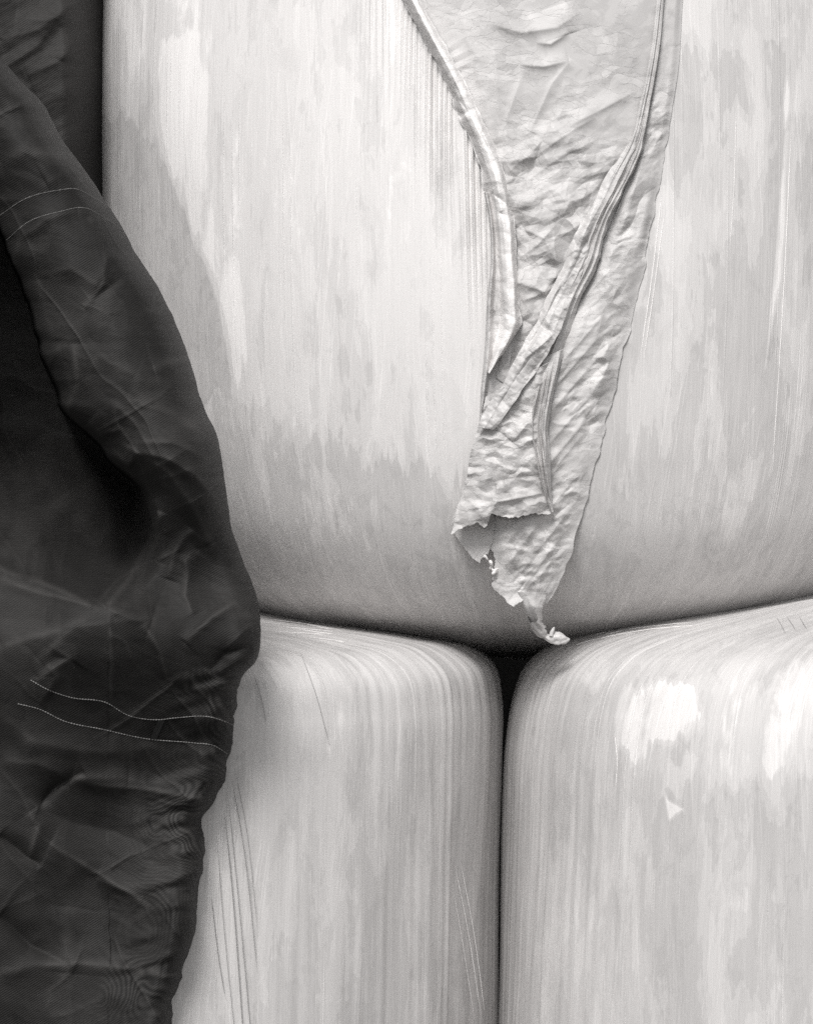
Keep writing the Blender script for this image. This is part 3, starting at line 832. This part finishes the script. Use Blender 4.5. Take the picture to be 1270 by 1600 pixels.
# ------------------------------------------------------------------ black netting
EDGE = [(-150, -160), (-75, -20), (-30, 50), (5, 95), (42, 135), (58, 150), (100, 222), (135, 268), (163, 312), (190, 352), (212, 395), (245, 445), (276, 508), (300, 575),
        (320, 640), (338, 676), (346, 715), (353, 765), (363, 828), (378, 872), (394, 912), (406, 952), (407, 985), (405, 1018), (399, 1036), (384, 1050), (372, 1075), (368, 1110), (362, 1150),
        (357, 1185), (350, 1220), (336, 1252), (328, 1266), (319, 1274), (318, 1300), (320, 1330), (314, 1368), (309, 1410), (307, 1440), (297, 1485), (285, 1520), (275, 1545), (269, 1560), (269, 1600), (266, 1680), (262, 1800)]
INNER = [(-120, -160), (-90, 80), (-40, 230), (0, 350), (18, 400), (40, 465), (58, 525), (82, 590), (105, 645), (135, 675), (160, 700), (178, 722), (200, 742), (225, 775), (230, 830), (210, 900), (170, 945)]
ed = curve(EDGE, 900); inn = curve(INNER, 500)
ed = ed[np.argsort(ed[:, 1])]; inn = inn[np.argsort(inn[:, 1])]
def edge_x(py):
    x = np.interp(py, ed[:, 1], ed[:, 0])
    return x

CREASES = [  # points, width px, height m, sharp: folds seen in the cloth
    ([(0, 905), (60, 925), (120, 942), (170, 952), (235, 975)], 14, .020), ([(0, 890), (70, 912), (150, 948)], 9, .010),
    ([(165, 950), (205, 900), (240, 830), (250, 800)], 10, .018), ([(235, 780), (245, 840), (232, 870)], 9, .012),
    ([(300, 828), (275, 860), (262, 905)], 7, .010), ([(310, 860), (290, 880), (288, 930), (300, 960)], 8, .010),
    ([(365, 942), (330, 965), (290, 1005)], 8, .012), ([(395, 1010), (350, 1022), (325, 1050)], 8, -.010),
    ([(170, 690), (210, 705), (260, 715), (310, 745), (345, 790)], 12, .014), ([(165, 700), (200, 725), (215, 705)], 6, .010),
    ([(140, 660), (160, 680), (190, 670)], 8, .012), ([(200, 700), (260, 735), (300, 790), (330, 850)], 12, .012),
    ([(215, 690), (270, 690), (320, 715)], 10, .008), ([(115, 540), (120, 600), (105, 640)], 10, .008), ([(88, 530), (85, 590)], 8, -.006),
    ([(60, 440), (72, 500), (95, 560), (110, 600)], 12, .008), ([(140, 468), (165, 448), (192, 430)], 7, -.007), ([(130, 480), (160, 440), (165, 400), (140, 340)], 8, .007),
    ([(15, 420), (30, 380), (70, 345), (120, 330)], 9, .007), ([(70, 285), (110, 265), (140, 280)], 12, .006),
    ([(0, 250), (40, 235), (95, 245)], 22, .010), ([(60, 430), (110, 420), (150, 445)], 12, .006), ([(240, 575), (290, 560), (310, 600)], 14, .006),
    ([(200, 620), (280, 650), (340, 700)], 18, .008), ([(150, 560), (220, 590), (300, 610)], 22, .006),
    ([(0, 1010), (90, 985), (170, 950)], 16, .010), ([(60, 1030), (120, 980), (235, 965)], 14, .008), ([(80, 1010), (110, 1030), (60, 1060)], 8, .008),
    ([(170, 955), (175, 1040), (172, 1090)], 6, .005), ([(225, 975), (250, 1020), (262, 1060)], 8, .006),
    ([(0, 1190), (60, 1195), (110, 1215), (200, 1215)], 16, .010), ([(60, 1262), (90, 1225), (130, 1205)], 6, -.014), ([(110, 1215), (160, 1228), (230, 1235), (320, 1250)], 10, .010),
    ([(60, 1262), (110, 1285), (180, 1300), (250, 1330)], 14, -.010), ([(45, 1270), (60, 1290), (45, 1340)], 9, .006), ([(0, 1305), (35, 1335), (62, 1352)], 6, -.010),
    ([(80, 1320), (160, 1370), (230, 1415)], 10, .008), ([(150, 1372), (200, 1395), (225, 1412)], 7, .006), ([(0, 1430), (50, 1480), (110, 1508)], 10, -.014),
    ([(0, 1520), (60, 1510), (120, 1505), (250, 1520)], 14, .010), ([(110, 1508), (180, 1490), (260, 1500)], 20, -.008), ([(110, 1420), (100, 1520)], 20, .006),
    ([(0, 1110), (50, 1160), (150, 1175), (250, 1170)], 18, .007), ([(60, 1100), (90, 1060), (75, 1040)], 8, .006)]

def net_ridge(px, py, i):
    """fine web of folds: sharp crests of a stretched noise, two families"""
    a, L, W, sd_ = [(-28, 420, 70, 201), (58, 380, 66, 211)][i]
    c, s_ = math.cos(math.radians(a)), math.sin(math.radians(a))
    wx = px + 22 * fsoft(px / 90, py / 90, sd_ + 1, 2); wy = py + 22 * fsoft(px / 90, py / 90, sd_ + 2, 2)
    n = fsoft((wx * c + wy * s_) / L, (-wx * s_ + wy * c) / W, sd_ + 3, 2)
    m = smooth(fsoft(px / 110, py / 110, sd_ + 4, 2), -.25, .25)
    return m * np.exp(-np.abs(n) / .05)

def drape_depth(px, py, xr):
    """forward bulge of the front drape in metres"""
    xi = np.interp(py, inn[:, 1], inn[:, 0]) + 5 * fsoft(py / 40, 0 * py + 3, 67, 3)
    w = np.maximum(xr - xi, 40)
    q = np.clip((px - xi) / w, -1, 1)
    soften = smooth(py, 690, 930)
    # rolled fold between the inner lip and the outer edge
    roll = .11 * np.sqrt(np.clip(1 - (2 * np.clip(q, 0, 1) - 1) ** 2, 0, 1)) * (1 - soften)
    lipw = 6 + 70 * soften
    recess = -.46 * smooth(px, -175, -60) * (1 - smooth(py - .32 * px + 14 * fsoft(px / 60, py / 60, 68, 2), 640, 910)) * (1 - smooth(px - xi, -lipw * .5, lipw * .5)) 
    # lower drape
    low = smooth(py, 820, 1000) * (.020 - .03 * smooth(py, 1080, 1250) + .045 * np.exp(-((py - 1000) / 90) ** 2) + .022 * np.sin(px / 75 + py / 160))
    d = roll + recess + low
    jit = 5 * fsoft(px / 50, py / 50, 14, 2)
    amp = .0
    for i, (pts, cw, ch) in enumerate(CREASES):
        d = d + stroke(px + jit, py + jit * .7, pts, cw * 1.9, ch * .9, .5)
    k = np.where(px > xi, 1.0, .5)
    d = d + .0085 * crumple(px, py, 150, 131, 58, 1.9, 2, .9, .4) * k + .0022 * crumple(px, py, 38, 137, 20, 2.0, 3, .8, .5) * k
    d = d + .006 * fsoft(px / 130, py / 90, 139, 3)
    d = d + k * (.0026 * net_ridge(px, py, 0) + .0022 * net_ridge(px, py, 1))
    # the lower margin is gathered into small puckers
    pk = smooth(py, 1030, 1080) * (1 - smooth(xr - px, 50, 130))
    d = d + pk * (.0035 * soft(px / 70 + 3, (py + .25 * px) / 13, 231) + .004 * soft(px / 60, (py - .15 * px) / 30, 233))
    # outer edge turns away from the viewer
    e = np.clip((xr - px) / 42, 0, 1)
    d = d - .085 * (1 - np.sqrt(np.clip(1 - (1 - e) ** 2, 0, 1)))
    return d

NETY = -.655
rows_py = np.arange(-160, 1800, 2.2)
xr = edge_x(rows_py)
kern = np.exp(-(np.arange(-3, 4) / 1.6) ** 2); kern /= kern.sum()
xs = np.convolve(np.r_[[xr[0]] * 3, xr, [xr[-1]] * 3], kern, 'valid')
xs = xs + (1.2 + 3.0 * smooth(rows_py, 1030, 1100)) * fsoft(rows_py / 17, 0 * rows_py, 66, 3)
X0 = -230.0
f = np.linspace(0, 1, 300) ** .8
PXN = X0 + (xs[:, None] - X0) * f[None]
PYN = rows_py[:, None] + 0 * PXN
DN = drape_depth(PXN, PYN, xs[:, None] + 0 * PXN)
YN = NETY - DN
# the cloth wraps on behind the edge
nb = 14
bt = np.linspace(0, 1, nb + 1)[1:]
PXB = xs[:, None] - 26 * bt[None] ** 2
YB = YN[:, -1:] + .16 * bt[None]
PXA = np.concatenate([PXN, PXB], 1); PYA = np.concatenate([PYN, PYN[:, :1] + 0 * PXB], 1); YA = np.concatenate([YN, YB], 1)
PN = world_at(PXA, PYA, YA)
XR = xs[:, None] + 0 * PXA
dbl = (1 - smooth(XR - PXA, 60, 170)) * smooth(PYA, 1020, 1090) * (.3 + .7 * smooth(fsoft(PXA / 50, PYA / 70, 151, 2), -.3, .2)) * (1 - smooth(PYA, 1540, 1600) * .6)
slip = 60 * fsoft(PXA / 120, PYA / 95, 157, 2) + 3.2 * (XR - PXA) / 11 + PYA / 3.6 + 5 * soft(PXA / 20, PYA / 20, 161)
l1 = [(48, 1063), (75, 1078), (110, 1090), (165, 1098), (200, 1118), (245, 1125), (275, 1122), (330, 1121), (352, 1128), (365, 1134)]
l2 = [(28, 1100), (60, 1108), (100, 1127), (160, 1140), (230, 1155), (300, 1161), (335, 1166), (356, 1179)]
u1 = [(0, 336), (40, 310), (90, 297), (120, 295), (142, 306), (166, 320)]
u2 = [(10, 375), (45, 346), (90, 331), (135, 325), (160, 338), (188, 356)]
def between(px, py, a, b):
    a = np.array(a, float); b = np.array(b, float)
    ya = np.interp(px, a[:, 0], a[:, 1]); yb = np.interp(px, b[:, 0], b[:, 1])
    return smooth(py - ya, -1, 2) * (1 - smooth(py - yb, -2, 1)) * smooth(px, 20, 60)
hem = between(PXA, PYA, l1, l2) * smooth(PXA, 225, 245) + .5 * between(PXA, PYA, l1, l2)
hem = np.clip(hem, 0, 1)
hem = hem + between(PXA, PYA, u1, u2) * .3
crease_sheen = 0 * PXA  # crease highlights put into the cloth colour along the folds
for pts, cw, ch in CREASES:
    if ch > 0:
        crease_sheen = np.maximum(crease_sheen, .55 * np.exp(-(seg_dist(PXA, PYA, pts) / (cw * .5)) ** 2) * (.5 + .5 * fsoft(PXA / 30, PYA / 30, 171, 2)))

crease_sheen = np.clip(crease_sheen + .22 * net_ridge(PXA, PYA, 0) ** 2 + .18 * net_ridge(PXA, PYA, 1) ** 2, 0, 1)
# where the cloth lies doubled under itself it reads denser
lay1 = smooth(fsoft(PXA / 75 + .25 * fsoft(PYA / 60, PXA / 60, 5, 2), PYA / 130, 221, 3), -.02, .02)
lay2 = smooth(fsoft(PXA / 110, PYA / 55, 225, 3), .03, .08)
plies = .55 * lay1 + .45 * lay2

net = empty('shade_netting', (-.5, -.7, .2))
tag(net, 'black mesh netting draped in deep folds beside the white bales, pale seam threads across it', 'netting')
bpy.context.view_layer.update()
fd = build('front_drape', [dict(P=PN, uv=np.stack([PXA / 1330, -PYA / 1330], -1), attrs=dict(double=dbl, slip=slip, hem=hem, crease_sheen=crease_sheen, plies=plies))], M_net)
adopt(fd, net)

# the part of the cloth that hangs further back, beside the upper bale
bx, by = np.meshgrid(np.linspace(-260, 215, 240), np.linspace(-170, 560, 360))
bd = .007 * crumple(bx, by, 110, 181, 10, 1.6, 4, .8, .5) + .004 * crumple(bx, by, 34, 185, -35, 2.2, 3, .7, .5)
for pts, cw, ch in [([(0, 60), (60, 45), (120, 0)], 12, .016), ([(0, 110), (60, 70), (90, 25)], 9, .012), ([(35, 120), (90, 95), (140, 50)], 12, .014), ([(112, 0), (112, 60), (104, 95)], 12, .012),
                    ([(25, 25), (70, 30), (110, 20)], 10, .008), ([(60, 160), (110, 140), (150, 100)], 30, .014)]:
    bd = bd + stroke(bx, by, pts, cw * 2, ch * .7)
byy = -.10 + .22 * smooth(bx, 95, 190) - .08 * smooth(-bx, -100, 120) - bd
bk = build('back_drape', [dict(P=world_at(bx, by, byy), uv=np.stack([bx / 1250, -by / 1250], -1), attrs=dict(double=0 * bx, slip=0 * bx, hem=0 * bx, crease_sheen=0 * bx))], M_netb)
adopt(bk, net)

# added black sheet behind the stack, blocks light through the gaps
rx, rz = np.meshgrid(np.linspace(-1.5, 1.9, 120), np.linspace(.02, 2.45, 90))
ry = 1.02 + .05 * np.sin(rx * 9 + .8 * np.sin(rz * 3)) + .03 * crumple(rx, rz, .3, 191, 80, 2, 3)
rd = build('rear_light_blocker', [dict(P=np.stack([rx, ry, rz], -1), uv=np.stack([rx, rz], -1), attrs=dict(double=0 * rx, slip=0 * rx, hem=0 * rx, crease_sheen=0 * rx))], M_netb)
adopt(rd, net)

def on_net(c, lift):
    j = np.clip((c[:, 1] - rows_py[0]) / (rows_py[1] - rows_py[0]), 0, len(rows_py) - 2)
    j0 = j.astype(int); out = []
    for (x, y), a, fr in zip(c, j0, j - j0):
        ya = np.interp(x, PXN[a], YN[a]); yb = np.interp(x, PXN[a + 1], YN[a + 1])
        out.append(ya * (1 - fr) + yb * fr)
    return world_at(c[:, 0], c[:, 1], np.array(out) - lift)

def thread_line(name, pts, r, gap):
    c = curve(pts, 420)
    keep = c[:, 0] < edge_x(c[:, 1]) - 1.0
    c = c[keep]
    P = on_net(c, .0002)
    k = np.arange(len(c))
    ch = [tube(P, r * (.62 + .38 * np.sin(k * 1.15)) * (.85 + .3 * _h(k // 9, k * 0, 5)), 6)]
    o = build(name, ch, M_thread); adopt(o, net)
    return o
for pts in (u1, u2): thread_line('seam_thread', pts, .00065, 0)
for pts in (l1, l2): thread_line('seam_thread', pts, .00085, 0)
tq = []
for k in range(12):
    a = k / 11
    tq.append(on_net(np.stack([np.linspace(247, 258, 8) - 13 * a, np.linspace(1126, 1125, 8) + 30 * a], -1), .0012))
tg = build('woven_tag', [dict(P=np.array(tq), uv=np.zeros((12, 8, 2)))], M_tag); adopt(tg, net)
